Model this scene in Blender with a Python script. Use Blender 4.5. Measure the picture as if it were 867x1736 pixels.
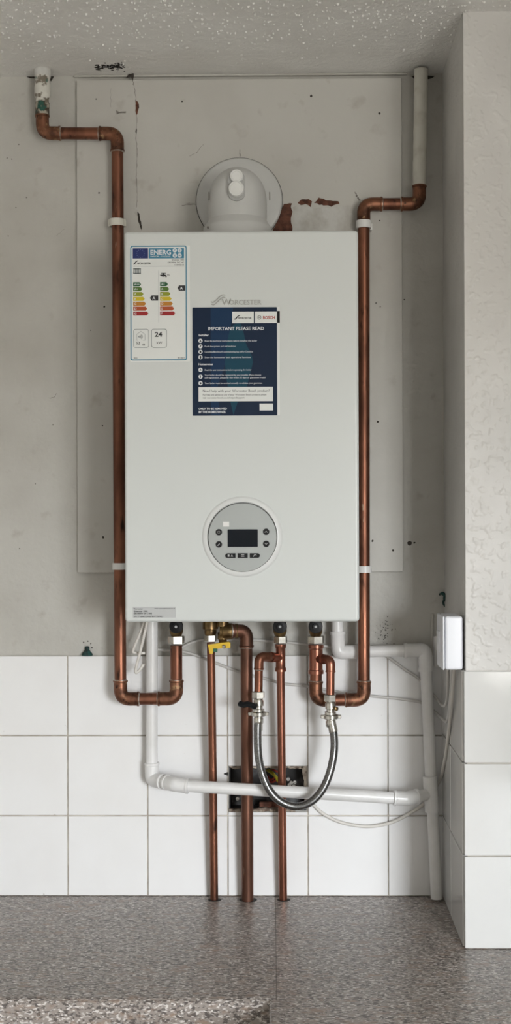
import bpy, bmesh, math, random
from mathutils import Vector, Matrix
PI = math.pi
random.seed(7)
for o in list(bpy.data.objects): bpy.data.objects.remove(o)
scene = bpy.context.scene
C = scene.collection

# ------------------------------------------------------------------ camera
FPX, CX, CY = 2077.0, 433.5, 868.0
CAM = Vector((0.0, -2.30, 1.60))
ROT = Matrix.Rotation(0.0128, 3, 'Z') @ Matrix.Rotation(PI/2 + 0.0058, 3, 'X') @ Matrix.Rotation(-0.003, 3, 'Z')
cd = bpy.data.cameras.new('camera')
cd.sensor_fit = 'VERTICAL'; cd.sensor_height = 24.0; cd.lens = FPX/1736.0*24.0
cd.clip_start = 0.05
cam = bpy.data.objects.new('camera', cd); C.objects.link(cam)
cam.matrix_world = Matrix.Translation(CAM) @ ROT.to_4x4()
scene.camera = cam

# ------------------------------------------------------------------ daylight and exposure
world = bpy.data.worlds.new('sky'); scene.world = world; world.use_nodes = True
wn = world.node_tree.nodes; wl = world.node_tree.links
bg = wn['Background']; bg.inputs[1].default_value = 76.0
# overcast sky, brighter overhead, over darker ground
tc = wn.new('ShaderNodeTexCoord'); sx_ = wn.new('ShaderNodeSeparateXYZ'); rp = wn.new('ShaderNodeValToRGB'); mr_ = wn.new('ShaderNodeMapRange')
mr_.inputs['From Min'].default_value = -1.0; mr_.inputs['From Max'].default_value = 1.0
wl.new(tc.outputs['Generated'], sx_.inputs[0]); wl.new(sx_.outputs['Z'], mr_.inputs['Value']); wl.new(mr_.outputs['Result'], rp.inputs['Fac']); wl.new(rp.outputs['Color'], bg.inputs[0])
el_ = rp.color_ramp.elements
el_[0].position = 0.0; el_[0].color = (0.20, 0.195, 0.18, 1)
el_[1].position = 1.0; el_[1].color = (1.25, 1.32, 1.40, 1)
e_ = rp.color_ramp.elements.new(0.485); e_.color = (0.24, 0.235, 0.22, 1)
e_ = rp.color_ramp.elements.new(0.515); e_.color = (0.68, 0.71, 0.74, 1)
WIN = (0.95, 1.95, 0.82, 2.02)            # window opening: x0, x1, z0, z1 in the wall behind the camera
ld = bpy.data.lights.new('window_portal', 'AREA'); ld.shape = 'RECTANGLE'
ld.size = WIN[1]-WIN[0]-0.1; ld.size_y = WIN[3]-WIN[2]-0.1
ld.cycles.is_portal = True
lo = bpy.data.objects.new('window_portal', ld); C.objects.link(lo)
lo.location = ((WIN[0]+WIN[1])/2, -3.92, (WIN[2]+WIN[3])/2)
lo.rotation_euler = Vector((0, 1.0, 0)).to_track_quat('-Z', 'Z').to_euler()
vs = scene.view_settings
vs.view_transform = 'Standard'; vs.look = 'None'; vs.gamma = 1.0; vs.use_curve_mapping = False
vs.exposure = 0.0

# ------------------------------------------------------------------ helpers
def at(px, py, Y=0.0):
    d = ROT @ Vector(((px-CX)/FPX, -(py-CY)/FPX, -1.0))
    return CAM + d*((Y-CAM.y)/d.y)

WORLD = {}
def finish(o, parent, origin):
    C.objects.link(o)
    WORLD[o.name] = origin
    if parent is not None:
        o.parent = parent
        o.location = origin - WORLD[parent.name]
    else:
        o.location = origin
    return o

class MB:
    def __init__(s): s.v = []; s.f = []; s.bev = False
    def add(s, vs_, fs):
        n = len(s.v); s.v += [Vector(q) for q in vs_]; s.f += [[i+n for i in f] for f in fs]; return s
    def box(s, a, b, bev=0.0, seg=2):
        x0, y0, z0 = [min(a[i], b[i]) for i in range(3)]; x1, y1, z1 = [max(a[i], b[i]) for i in range(3)]
        vs_ = [(x0,y0,z0),(x1,y0,z0),(x1,y1,z0),(x0,y1,z0),(x0,y0,z1),(x1,y0,z1),(x1,y1,z1),(x0,y1,z1)]
        fs = [(0,3,2,1),(4,5,6,7),(0,1,5,4),(1,2,6,5),(2,3,7,6),(3,0,4,7)]
        if not bev: return s.add(vs_, fs)
        s.bev = True
        bm = bmesh.new(); w = [bm.verts.new(q) for q in vs_]
        for f in fs: bm.faces.new([w[i] for i in f])
        bmesh.ops.bevel(bm, geom=list(bm.edges), offset=bev, segments=seg, affect='EDGES', profile=0.5)
        return s.addbm(bm)
    def addbm(s, bm):
        bm.verts.index_update()
        s.add([v.co.copy() for v in bm.verts], [[v.index for v in f.verts] for f in bm.faces]); bm.free(); return s
    def prism(s, pts, y0, y1):
        """outline in XZ, y0 = front (nearer the camera), y1 = back"""
        a = sum(pts[i][0]*pts[(i+1) % len(pts)][1]-pts[(i+1) % len(pts)][0]*pts[i][1] for i in range(len(pts)))
        if a < 0: pts = pts[::-1]
        n = len(pts)
        vs_ = [(x, y0, z) for x, z in pts] + [(x, y1, z) for x, z in pts]
        fs = [list(range(n)), list(range(2*n-1, n-1, -1))]
        fs += [(i+n, (i+1) % n+n, (i+1) % n, i) for i in range(n)]
        return s.add(vs_, fs)
    def sweep(s, pts, r, seg=16, cap=True):
        pts = [Vector(p) for p in pts]; n = len(pts)
        rs = r if isinstance(r, (list, tuple)) else [r]*n
        tang = []
        for i in range(n):
            a = pts[max(i-1, 0)]; b = pts[min(i+1, n-1)]
            t = (b-a)
            tang.append(t.normalized() if t.length > 1e-9 else (tang[-1] if tang else Vector((0,0,1))))
        up = Vector((0,1,0)) if abs(tang[0].y) < 0.9 else Vector((1,0,0))
        nrm = (up - tang[0]*up.dot(tang[0])).normalized()
        vs_ = []
        for i in range(n):
            nrm = (nrm - tang[i]*nrm.dot(tang[i])).normalized(); bi = tang[i].cross(nrm)
            for k in range(seg):
                a = 2*PI*k/seg
                vs_.append(pts[i] + (nrm*math.cos(a) + bi*math.sin(a))*rs[i])
        fs = []
        for i in range(n-1):
            for k in range(seg):
                k2 = (k+1) % seg
                fs.append((i*seg+k, i*seg+k2, (i+1)*seg+k2, (i+1)*seg+k))
        if cap:
            fs.append(list(range(seg-1, -1, -1))); fs.append([(n-1)*seg+k for k in range(seg)])
        return s.add(vs_, fs)
    def lathe(s, p, axis, prof, seg=24, rot=0.0):
        p = Vector(p); ax = Vector(axis).normalized()
        up = Vector((0,0,1)) if abs(ax.z) < 0.9 else Vector((1,0,0))
        u = (up-ax*up.dot(ax)).normalized(); w = ax.cross(u)
        vs_ = []; n = len(prof)
        for t, r in prof:
            for k in range(seg):
                a = 2*PI*k/seg+rot
                vs_.append(p + ax*t + (u*math.cos(a)+w*math.sin(a))*r)
        fs = []
        for i in range(n-1):
            for k in range(seg):
                k2 = (k+1) % seg
                fs.append((i*seg+k, i*seg+k2, (i+1)*seg+k2, (i+1)*seg+k))
        fs.append(list(range(seg-1, -1, -1))); fs.append([(n-1)*seg+k for k in range(seg)])
        return s.add(vs_, fs)
    def text(s, body, x, z, y, size, align='LEFT', bold=0.0, width=None, res=2):
        cu = bpy.data.curves.new('tmp_text', 'FONT'); cu.body = body; cu.size = size; cu.align_x = align
        cu.resolution_u = res; cu.offset = bold*size
        ob = bpy.data.objects.new('tmp_text', cu)
        me = bpy.data.meshes.new_from_object(ob)
        co = [v.co.copy() for v in me.vertices]
        if co:
            k = 1.0
            if width:
                xs = [c.x for c in co]; k = width/max(1e-6, max(xs)-min(xs))
            s.add([(x+c.x*k, y, z+c.y) for c in co], [list(p.vertices) for p in me.polygons])
        bpy.data.objects.remove(ob); bpy.data.curves.remove(cu); bpy.data.meshes.remove(me)
        return s
    def build(s, name, m, parent=None, smooth=True, angle=40, origin=None):
        lo_ = Vector((min(v.x for v in s.v), min(v.y for v in s.v), min(v.z for v in s.v)))
        hi = Vector((max(v.x for v in s.v), max(v.y for v in s.v), max(v.z for v in s.v)))
        org = Vector(origin) if origin is not None else (lo_+hi)/2
        me = bpy.data.meshes.new(name)
        me.from_pydata([v-org for v in s.v], [], s.f); me.update()
        if smooth:
            me.shade_smooth(); me.set_sharp_from_angle(angle=math.radians(angle))
        me.materials.append(m)
        o = finish(bpy.data.objects.new(name, me), parent, org)
        if s.bev and smooth: o.modifiers.new('weighted_normal', 'WEIGHTED_NORMAL').keep_sharp = True
        return o

def empty(name, loc):
    o = bpy.data.objects.new(name, None); o.empty_display_size = 0.05
    return finish(o, None, Vector(loc))
def tag(o, label, cat, group=None, kind=None):
    o['label'] = label; o['category'] = cat
    if group: o['group'] = group
    if kind: o['kind'] = kind
    return o
def spline(pts, n=8):
    pts = [Vector(p) for p in pts]; out = []
    for i in range(len(pts)-1):
        p0 = pts[max(i-1,0)]; p1 = pts[i]; p2 = pts[i+1]; p3 = pts[min(i+2, len(pts)-1)]
        for k in range(n):
            t = k/n
            out.append(0.5*((2*p1)+(p2-p0)*t+(2*p0-5*p1+4*p2-p3)*t*t+(3*p1-p0-3*p2+p3)*t**3))
    out.append(pts[-1]); return out
def rrect(x0, x1, z0, z1, r, n=5):
    out = []
    for cx, cz, a0 in ((x1-r,z1-r,0),(x0+r,z1-r,90),(x0+r,z0+r,180),(x1-r,z0+r,270)):
        for k in range(n+1):
            a = math.radians(a0+90*k/n); out.append((cx+r*math.cos(a), cz+r*math.sin(a)))
    return out
def disc(cx, cz, r, n=24): return [(cx+r*math.cos(2*PI*k/n), cz+r*math.sin(2*PI*k/n)) for k in range(n)]

# ------------------------------------------------------------------ materials
def mat(name, col, rough=0.5, metal=0.0, col2=None, scale=20.0, lo_=0.4, hi=0.6, detail=4.0, stretch=(1,1,1),
        bump=None, coat=0.0, spec=0.5, rough2=None, extra=None):
    m = bpy.data.materials.new(name); m.use_nodes = True
    N = m.node_tree.nodes; L = m.node_tree.links; p = N['Principled BSDF']
    p.inputs['Base Color'].default_value = (*col, 1); p.inputs['Roughness'].default_value = rough
    p.inputs['Metallic'].default_value = metal; p.inputs['Coat Weight'].default_value = coat
    p.inputs['Specular IOR Level'].default_value = spec
    geo = N.new('ShaderNodeNewGeometry'); mp = N.new('ShaderNodeMapping'); mp.inputs['Scale'].default_value = stretch
    L.new(geo.outputs['Position'], mp.inputs['Vector'])
    cur = None
    layers = []
    if col2: layers.append((col2, scale, lo_, hi, detail))
    if extra: layers += extra
    for c2, sc, a, b, det in layers:
        nz = N.new('ShaderNodeTexNoise'); nz.inputs['Scale'].default_value = sc; nz.inputs['Detail'].default_value = det
        L.new(mp.outputs['Vector'], nz.inputs['Vector'])
        mr = N.new('ShaderNodeMapRange'); mr.inputs['From Min'].default_value = a; mr.inputs['From Max'].default_value = b
        L.new(nz.outputs['Fac'], mr.inputs['Value'])
        mx = N.new('ShaderNodeMix'); mx.data_type = 'RGBA'
        if cur is None: mx.inputs['A'].default_value = (*col, 1)
        else: L.new(cur, mx.inputs['A'])
        mx.inputs['B'].default_value = (*c2, 1)
        L.new(mr.outputs['Result'], mx.inputs['Factor']); cur = mx.outputs['Result']
        if rough2 is not None and len(layers) and c2 is layers[0][0]:
            mq = N.new('ShaderNodeMapRange'); mq.inputs['To Min'].default_value = rough; mq.inputs['To Max'].default_value = rough2
            L.new(mr.outputs['Result'], mq.inputs['Value']); L.new(mq.outputs['Result'], p.inputs['Roughness'])
    if cur is not None: L.new(cur, p.inputs['Base Color'])
    if bump:
        prev = None
        for bsc, bst, bdet, *thr in bump:
            nz = N.new('ShaderNodeTexNoise'); nz.inputs['Scale'].default_value = bsc; nz.inputs['Detail'].default_value = bdet
            L.new(geo.outputs['Position'], nz.inputs['Vector'])
            bp = N.new('ShaderNodeBump'); bp.inputs['Strength'].default_value = bst; bp.inputs['Distance'].default_value = 0.004
            src = nz.outputs['Fac']
            if thr:
                mb_ = N.new('ShaderNodeMapRange'); mb_.interpolation_type = 'SMOOTHSTEP'; mb_.inputs['From Min'].default_value = thr[0]; mb_.inputs['From Max'].default_value = thr[1]
                L.new(src, mb_.inputs['Value']); src = mb_.outputs['Result']
            L.new(src, bp.inputs['Height'])
            if prev: L.new(prev, bp.inputs['Normal'])
            prev = bp.outputs['Normal']
        L.new(prev, p.inputs['Normal'])
    return m

M = {}
M['wall'] = mat('painted_plaster', (0.53,0.515,0.475), 0.55, col2=(0.44,0.42,0.38), scale=5, lo_=0.45, hi=0.75,
                extra=[((0.40,0.37,0.33), 24, 0.62, 0.78, 6)], bump=[(14,0.22,3),(80,0.45,4)])
M['board'] = mat('painted_board', (0.56,0.545,0.505), 0.5, col2=(0.50,0.48,0.44), scale=6, lo_=0.45, hi=0.75,
                extra=[((0.42,0.39,0.35), 20, 0.63, 0.78, 6)], bump=[(10,0.10,2),(120,0.06,2)])
M['pier'] = mat('textured_white_paint', (0.68,0.66,0.63), 0.42, col2=(0.63,0.61,0.58), scale=7, bump=[(85,0.22,1,0.50,0.78),(25,0.20,2)])
M['ceiling'] = mat('stippled_ceiling_paint', (0.84,0.825,0.795), 0.30, col2=(0.77,0.75,0.715), scale=6, bump=[(70,0.6,4),(180,0.3,2)])
M['room'] = mat('plain_room_paint', (0.80,0.785,0.75), 0.6)
M['grout'] = mat('grout', (0.60,0.55,0.48), 0.85, col2=(0.42,0.37,0.31), scale=30, bump=[(200,0.3,3)])
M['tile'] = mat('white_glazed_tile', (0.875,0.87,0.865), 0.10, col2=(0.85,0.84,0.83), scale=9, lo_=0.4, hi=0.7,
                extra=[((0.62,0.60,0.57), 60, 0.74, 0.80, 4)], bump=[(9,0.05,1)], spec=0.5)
M['tile_pier'] = mat('cream_tile_darkened', (0.70,0.695,0.675), 0.10, col2=(0.68,0.675,0.655), scale=9, bump=[(9,0.05,1)])  # cream-tinted tile; extra darkening stands in for weaker light on the pier
M['worktop'] = mat('speckled_laminate', (0.30,0.262,0.235), 0.33, col2=(0.10,0.085,0.078), scale=290, lo_=0.49, hi=0.57, detail=10, stretch=(0.5,1.0,1.0),
                extra=[((0.64,0.60,0.57), 350, 0.55, 0.62, 10), ((0.30,0.215,0.165), 90, 0.55, 0.72, 6)], bump=[(300,0.05,2)])
M['copper'] = mat('aged_copper', (0.275,0.115,0.070), 0.36, 0.88, col2=(0.13,0.055,0.035), scale=30, lo_=0.40, hi=0.66, detail=6, stretch=(1,1,0.25),
                extra=[((0.055,0.028,0.020), 75, 0.58, 0.70, 6), ((0.42,0.30,0.22), 110, 0.70, 0.76, 4)], rough2=0.5)
M['copper_new'] = mat('bright_copper', (0.36,0.15,0.10), 0.30, 0.92, col2=(0.22,0.09,0.06), scale=30, lo_=0.45, hi=0.7, stretch=(1,1,0.2))
M['copper_dark'] = mat('tarnished_copper', (0.215,0.10,0.066), 0.40, 0.85, col2=(0.10,0.05,0.034), scale=30, lo_=0.42, hi=0.65, detail=6, stretch=(1,1,0.25),
                extra=[((0.48,0.36,0.28), 70, 0.66, 0.74, 5)], rough2=0.55)
M['copper_fit'] = mat('stained_copper_fitting', (0.23,0.10,0.058), 0.42, 0.82, col2=(0.10,0.046,0.028), scale=55, lo_=0.42, hi=0.62, detail=6,
                extra=[((0.36,0.22,0.12), 80, 0.60, 0.70, 5), ((0.05,0.028,0.02), 120, 0.62, 0.70, 5)], rough2=0.55)
M['solder'] = mat('solder', (0.55,0.50,0.45), 0.4, 0.8, col2=(0.30,0.20,0.14), scale=90)
M['flaked'] = mat('flaking_white_paint', (0.66,0.64,0.58), 0.6, col2=(0.20,0.17,0.13), scale=55, lo_=0.55, hi=0.60, detail=6,
                extra=[((0.05,0.16,0.12), 36, 0.66, 0.70, 4)], bump=[(80,0.5,4)])
M['corroded'] = mat('corroded_painted_copper', (0.40,0.36,0.29), 0.7, col2=(0.06,0.045,0.03), scale=70, lo_=0.45, hi=0.55, detail=6, extra=[((0.02,0.09,0.065), 50, 0.55, 0.60, 4)], bump=[(120,0.5,4)])
M['cream_paint'] = mat('cream_painted_pipe', (0.66,0.64,0.57), 0.45, col2=(0.50,0.47,0.40), scale=30, lo_=0.5, hi=0.75, bump=[(60,0.2,3)])
M['brass'] = mat('aged_brass', (0.25,0.165,0.07), 0.35, 0.9, col2=(0.10,0.062,0.03), scale=60, lo_=0.4, hi=0.65)
M['chrome'] = mat('nickel', (0.66,0.64,0.59), 0.24, 1.0, col2=(0.44,0.42,0.38), scale=80, lo_=0.4, hi=0.7)
M['braid'] = mat('steel_braid', (0.25,0.25,0.245), 0.30, 1.0, col2=(0.12,0.12,0.12), scale=700, lo_=0.42, hi=0.6)
M['black'] = mat('black_plastic', (0.010,0.010,0.011), 0.4, spec=0.2)
M['yellow'] = mat('yellow_paint', (0.78,0.50,0.02), 0.4)
M['green'] = mat('green_plastic', (0.02,0.12,0.07), 0.4)
M['pvc'] = mat('white_plastic_pipe', (0.80,0.79,0.78), 0.28, col2=(0.73,0.72,0.70), scale=20)
M['cable'] = mat('pale_cable', (0.70,0.67,0.62), 0.45)
M['cable_grey'] = mat('grey_cable', (0.58,0.56,0.53), 0.5)
M['clip'] = mat('cream_plastic', (0.72,0.70,0.62), 0.45)
M['clip_white'] = mat('white_plastic', (0.80,0.79,0.77), 0.35)
M['switch'] = mat('white_moulded_plastic', (0.82,0.83,0.87), 0.3)
M['boiler'] = mat('white_enamel', (0.665,0.688,0.672), 0.26, spec=0.45, bump=[(4,0.012,1)])
M['flue'] = mat('flue_plastic', (0.60,0.598,0.58), 0.38)
M['flue_boss'] = mat('flue_shade_plastic', (0.44,0.44,0.43), 0.45)  # flue plastic darkened in colour to stand for the shadowed recess round the caps
M['flue_cap'] = mat('flue_cap_plastic', (0.78,0.78,0.76), 0.3)
M['dark_gap'] = mat('dark_gap', (0.03,0.028,0.025), 0.8)
M['bezel'] = mat('bezel_plastic', (0.74,0.75,0.74), 0.22)
M['panel'] = mat('silver_plastic', (0.40,0.42,0.41), 0.38, 0.1)
M['screen'] = mat('dark_screen', (0.008,0.011,0.016), 0.15, spec=0.2)
M['icon'] = mat('icon_print', (0.45,0.45,0.45), 0.5)
M['emboss'] = mat('embossed_grey', (0.40,0.40,0.38), 0.3, 0.3)
M['paper'] = mat('label_paper', (0.76,0.775,0.755), 0.35)
M['ink'] = mat('black_ink', (0.02,0.02,0.022), 0.5)
M['greyink'] = mat('grey_ink', (0.28,0.31,0.31), 0.5)
M['teal'] = mat('teal_print', (0.04,0.21,0.33), 0.4)
M['flagblue'] = mat('flag_blue', (0.008,0.022,0.13), 0.4)
M['star'] = mat('star_print', (0.10,0.14,0.30), 0.4)
M['navy'] = mat('navy_print', (0.007,0.018,0.046), 0.45, spec=0.2)
M['navy2'] = mat('mid_blue_print', (0.008,0.032,0.085), 0.45, spec=0.2)
M['navy3'] = mat('blue_green_print', (0.008,0.055,0.092), 0.45, spec=0.2)
M['white_ink'] = mat('white_ink', (0.72,0.74,0.76), 0.5)
M['red_ink'] = mat('red_ink', (0.42,0.05,0.03), 0.5)
M['plate'] = mat('silver_label', (0.52,0.53,0.53), 0.35, 0.2)
for i, c in enumerate([(0.015,0.10,0.035),(0.075,0.16,0.02),(0.27,0.30,0.015),(0.62,0.47,0.01),(0.50,0.20,0.02),(0.42,0.075,0.018),(0.33,0.012,0.015)]):
    M['band%d' % i] = mat('band_print_%d' % i, c, 0.45)
M['rust'] = mat('exposed_brick', (0.16,0.062,0.038), 0.9, col2=(0.08,0.032,0.02), scale=90, bump=[(150,0.8,4)])
M['filler'] = mat('smeared_filler', (0.60,0.59,0.56), 0.7, col2=(0.48,0.46,0.42), scale=30, bump=[(60,0.4,4)])
M['crack'] = mat('crack_dirt', (0.05,0.042,0.035), 0.9)
M['mark'] = mat('pencil_mark', (0.20,0.18,0.16), 0.8)
M['mould'] = mat('mould', (0.045,0.04,0.035), 0.9)
M['verdigris'] = mat('green_copper_salt', (0.012,0.07,0.06), 0.7, col2=(0.01,0.02,0.02), scale=120)
M['boxmetal'] = mat('old_steel_box', (0.035,0.033,0.032), 0.6, 0.4, col2=(0.10,0.10,0.10), scale=45, lo_=0.5, hi=0.65)
M['wire_red'] = mat('red_wire', (0.30,0.03,0.015), 0.4)
M['wire_earth'] = mat('earth_wire', (0.42,0.36,0.02), 0.4)
M['rubble'] = mat('plaster_rubble', (0.42,0.36,0.29), 0.9, col2=(0.14,0.10,0.075), scale=90, bump=[(160,0.7,4)])
M['floor'] = mat('vinyl_floor', (0.52,0.48,0.43), 0.5, col2=(0.44,0.40,0.36), scale=12)
M['cabinet'] = mat('cabinet_laminate', (0.62,0.60,0.56), 0.4)
g_ = M['glass'] = bpy.data.materials.new('window_glass'); g_.use_nodes = True
_n = g_.node_tree.nodes; _n.remove(_n['Principled BSDF']); _t = _n.new('ShaderNodeBsdfTransparent'); _g = _n.new('ShaderNodeBsdfGlossy'); _g.inputs['Roughness'].default_value = 0.0
_x = _n.new('ShaderNodeMixShader'); _x.inputs[0].default_value = 0.08
g_.node_tree.links.new(_t.outputs[0], _x.inputs[1]); g_.node_tree.links.new(_g.outputs[0], _x.inputs[2]); g_.node_tree.links.new(_x.outputs[0], _n['Material Output'].inputs[0])
M['sockets'] = mat('terminal_metal', (0.55,0.54,0.52), 0.3, 0.9)

# ------------------------------------------------------------------ the room
ZW = at(433, 1517.5, 0).z                 # worktop surface
ZC = at(433, 127, 0).z                    # ceiling
TT = 0.007                                # tile thickness
XL, XR, YF = -1.60, 2.60, -3.90
TP = 0.150
X0 = at(386.3, 1380, -TT).x
ZT = ZW + 3*TP                            # top of the tiling
hx0, hx1 = at(389, 1340, 0).x, at(520, 1340, 0).x
hz1, hz0 = at(450, 1299, 0).z, at(450, 1374, 0).z
XC = at(756, 1500, 0).x                   # inside corner at the back wall
YP = -0.280
XE = at(789.5, 900, YP).x                 # front edge of the pier

def struct(name, mb, m, label, cat, **k):
    return tag(mb.build(name, m, None, **k), label, cat, kind='structure')
wb = MB()
for a, b, c, d in ((XL-0.1, hx0, 0, ZC), (hx1, XR+0.1, 0, ZC), (hx0, hx1, 0, hz0), (hx0, hx1, hz1, ZC)):
    wb.box((a, 0, c), (b, 0.12, d))
wall_back = struct('wall_back', wb, M['wall'], 'off-white painted back wall behind the boiler, white tiles along its foot', 'wall', smooth=False)
struct('wall_left', MB().box((XL-0.1, YF, 0), (XL, 0, ZC)), M['room'], 'plain painted side wall left of the worktop', 'wall', smooth=False)
struct('wall_far_right', MB().box((XR, YF, 0), (XR+0.1, 0, ZC)), M['room'], 'plain painted side wall far right of the room', 'wall', smooth=False)
struct('wall_side_blocker', MB().box((0.80, -1.45, 0), (0.90, YP, ZC)), M['room'], 'added plain wall along the right-hand worktop, out of view, shading the pier', 'wall', smooth=False)  # invented wall out of view, blocks part of the window light from the pier
wf = MB()
for a, b, c, d in ((XL-0.1, WIN[0], 0, ZC), (WIN[1], XR+0.1, 0, ZC), (WIN[0], WIN[1], 0, WIN[2]), (WIN[0], WIN[1], WIN[3], ZC)):
    wf.box((a, YF-0.12, c), (b, YF, d))
struct('wall_front', wf, M['room'], 'plain painted wall with the window, facing the boiler', 'wall', smooth=False)
win = empty('window_1', ((WIN[0]+WIN[1])/2, YF-0.08, WIN[2])); tag(win, 'white framed kitchen window facing the boiler wall', 'window', kind='structure')
fr = MB(); w_ = 0.05
fr.box((WIN[0], YF-0.10, WIN[2]), (WIN[0]+w_, YF-0.04, WIN[3])).box((WIN[1]-w_, YF-0.10, WIN[2]), (WIN[1], YF-0.04, WIN[3]))
fr.box((WIN[0]+w_, YF-0.10, WIN[2]), (WIN[1]-w_, YF-0.04, WIN[2]+w_)).box((WIN[0]+w_, YF-0.10, WIN[3]-w_), (WIN[1]-w_, YF-0.04, WIN[3]))
fr.build('window_frame', M['clip_white'], win, smooth=False)
MB().box((WIN[0]+w_, YF-0.075, WIN[2]+w_), (WIN[1]-w_, YF-0.069, WIN[3]-w_)).build('pane', M['glass'], win, smooth=False)
struct('floor', MB().box((XL-0.1, YF-0.12, -0.1), (XR+0.1, 0.12, 0)), M['floor'], 'brown vinyl kitchen floor', 'floor', smooth=False)
ceiling = struct('ceiling', MB().box((XL-0.1, YF-0.12, ZC), (XR+0.1, 0.12, ZC+0.1)), M['ceiling'], 'stippled off-white ceiling above the boiler', 'ceiling', smooth=False)
# stipple of the textured coating
st = MB()
for i in range(6500):
    x = random.uniform(-0.85, 0.95); y = -0.05 - 0.75*random.random()**0.8
    fade = min(1.0, (-y)/0.22)
    if random.random() > fade**1.5: continue
    r = random.uniform(0.0009, 0.0026); e = random.uniform(0.8, 1.7); a = random.uniform(0, PI)
    h = r*random.uniform(0.9, 1.6)
    vs_ = [(x + r*(e*math.cos(t)*math.cos(a)-math.sin(t)*math.sin(a)), y + r*(e*math.cos(t)*math.sin(a)+math.sin(t)*math.cos(a)), ZC+0.0003) for t in [PI*k/3 for k in range(6)]]
    vs_ += [(q[0]*0.45+x*0.55, q[1]*0.45+y*0.55, ZC-h*0.8) for q in vs_]
    st.add(vs_, [(k, k+6, (k+1) % 6+6, (k+1) % 6) for k in range(6)] + [tuple(range(11, 5, -1))])
sp_ = st.build('stipple', M['ceiling'], ceiling, angle=80); sp_['kind'] = 'stuff'
struct('trim_1', MB().box((at(126,128).x, -0.008, ZC-0.004), (at(690,128).x, 0, ZC), 0.0015), M['wall'], 'thin filler bead where the ceiling meets the back wall', 'trim')

# pier to the right: its side runs from the back wall to the front edge
sd = Vector((XE-XC, YP, 0)); SL = sd.length; sd.normalize(); sn = Vector((sd.y, -sd.x, 0)) ; sn = sn if sn.x < 0 else -sn
PW = XR - XE
ZP = at(820, 1137, YP-TT).z               # top of the pier tiling
def pier_pts(off): return [(XC-0.02, 0.0), (XE+0, YP), (XR, YP), (XR, 0.0)]
def prismz(mb, pts, z0, z1):
    n = len(pts); a = sum(pts[i][0]*pts[(i+1) % n][1]-pts[(i+1) % n][0]*pts[i][1] for i in range(n))
    if a < 0: pts = pts[::-1]
    vs_ = [(x, y, z0) for x, y in pts]+[(x, y, z1) for x, y in pts]
    return mb.add(vs_, [list(range(n-1, -1, -1)), list(range(n, 2*n))]+[(i, (i+1) % n, (i+1) % n+n, i+n) for i in range(n)])
pm = MB(); prismz(pm, [(XC, 0.0), (XE, YP), (XR, YP), (XR, 0.0)], 0.0, ZC)
bmp = bmesh.new(); 
pier = struct('wall_right', pm, M['pier'], 'projecting white textured wall pier with glossy tiles at its foot', 'wall', smooth=False)

# tiles
G = 0.0022
def tile_mesh(w, h):
    mb = MB().box((-w/2, -TT/2, -h/2), (w/2, TT/2, h/2), 0.0013, 2)
    me = bpy.data.meshes.new('tile'); me.from_pydata(mb.v, [], mb.f); me.update()
    me.materials.append(M['tile']); return me
TM = tile_mesh(TP-G, TP-G)
PP = (ZP-ZW)/3
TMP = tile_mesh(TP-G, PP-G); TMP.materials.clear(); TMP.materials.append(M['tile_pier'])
def put_tile(me, parent, loc, rz=0.0, jit=0.0004):
    o = bpy.data.objects.new('tile', me)
    finish(o, parent, Vector(loc)+Vector((0, random.uniform(-jit, 0), 0)))
    o.rotation_euler = (random.uniform(-.0022, .0022), 0, rz+random.uniform(-.0022, .0022)); return o
MB().box((XL, -0.0035, ZW), (hx0-0.002, 0, ZT-0.001)).box((hx1+0.002, -0.0035, ZW), (XC, 0, ZT-0.001)).box((hx0-0.002, -0.0035, hz1+0.002), (hx1+0.002, 0, ZT-0.001)).box((hx0-0.002, -0.0035, ZW), (hx1+0.002, 0, hz0-0.002)).build('grout', M['grout'], wall_back, smooth=False)
kx = -8
while X0 + kx*TP < XC-0.01:
    xa = X0+kx*TP; xb = min(xa+TP, XC-0.001)
    for r in range(3):
        zc = ZW + (r+0.5)*TP
        if kx == 0 and r == 1:
            # the tile cut round the old electrical box
            for za, zb in ((ZW+TP, hz0-0.001), (hz1+0.001, ZW+2*TP)):
                put_tile(tile_mesh(TP-G, zb-za-G/2), wall_back, ((xa+xb)/2, -TT/2, (za+zb)/2))
            continue
        me = TM if xb-xa > TP-0.003 else tile_mesh(xb-xa-G, TP-G)
        put_tile(me, wall_back, ((xa+xb)/2, -TT/2, zc))
    kx += 1
# pier tiles: front and side
gm = MB(); gm.box((XE+0.001, YP-0.0035, ZW), (0.80, YP, ZP-0.001)); gm.build('grout', M['grout'], pier, smooth=False)
ang = math.atan2(sd.y, sd.x)
for r in range(3):
    zc = ZP - (2.5-r)*PP
    x = XE - TT*0.75
    for k in range(3):
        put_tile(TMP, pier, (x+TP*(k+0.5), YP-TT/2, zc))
    for k in range(2):
        c = Vector((XC, 0, 0)) + sd*(SL-0.0005-TP*(1.5-k) if k else SL-0.0005-TP*1.5) + sn*TT/2
        c = Vector((XC, 0, 0)) + sd*(SL-0.001-TP*(0.5+k)) + sn*(TT/2-0.0005)
        put_tile(TMP, pier, (c.x, c.y, zc), ang, 0.0)

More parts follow.
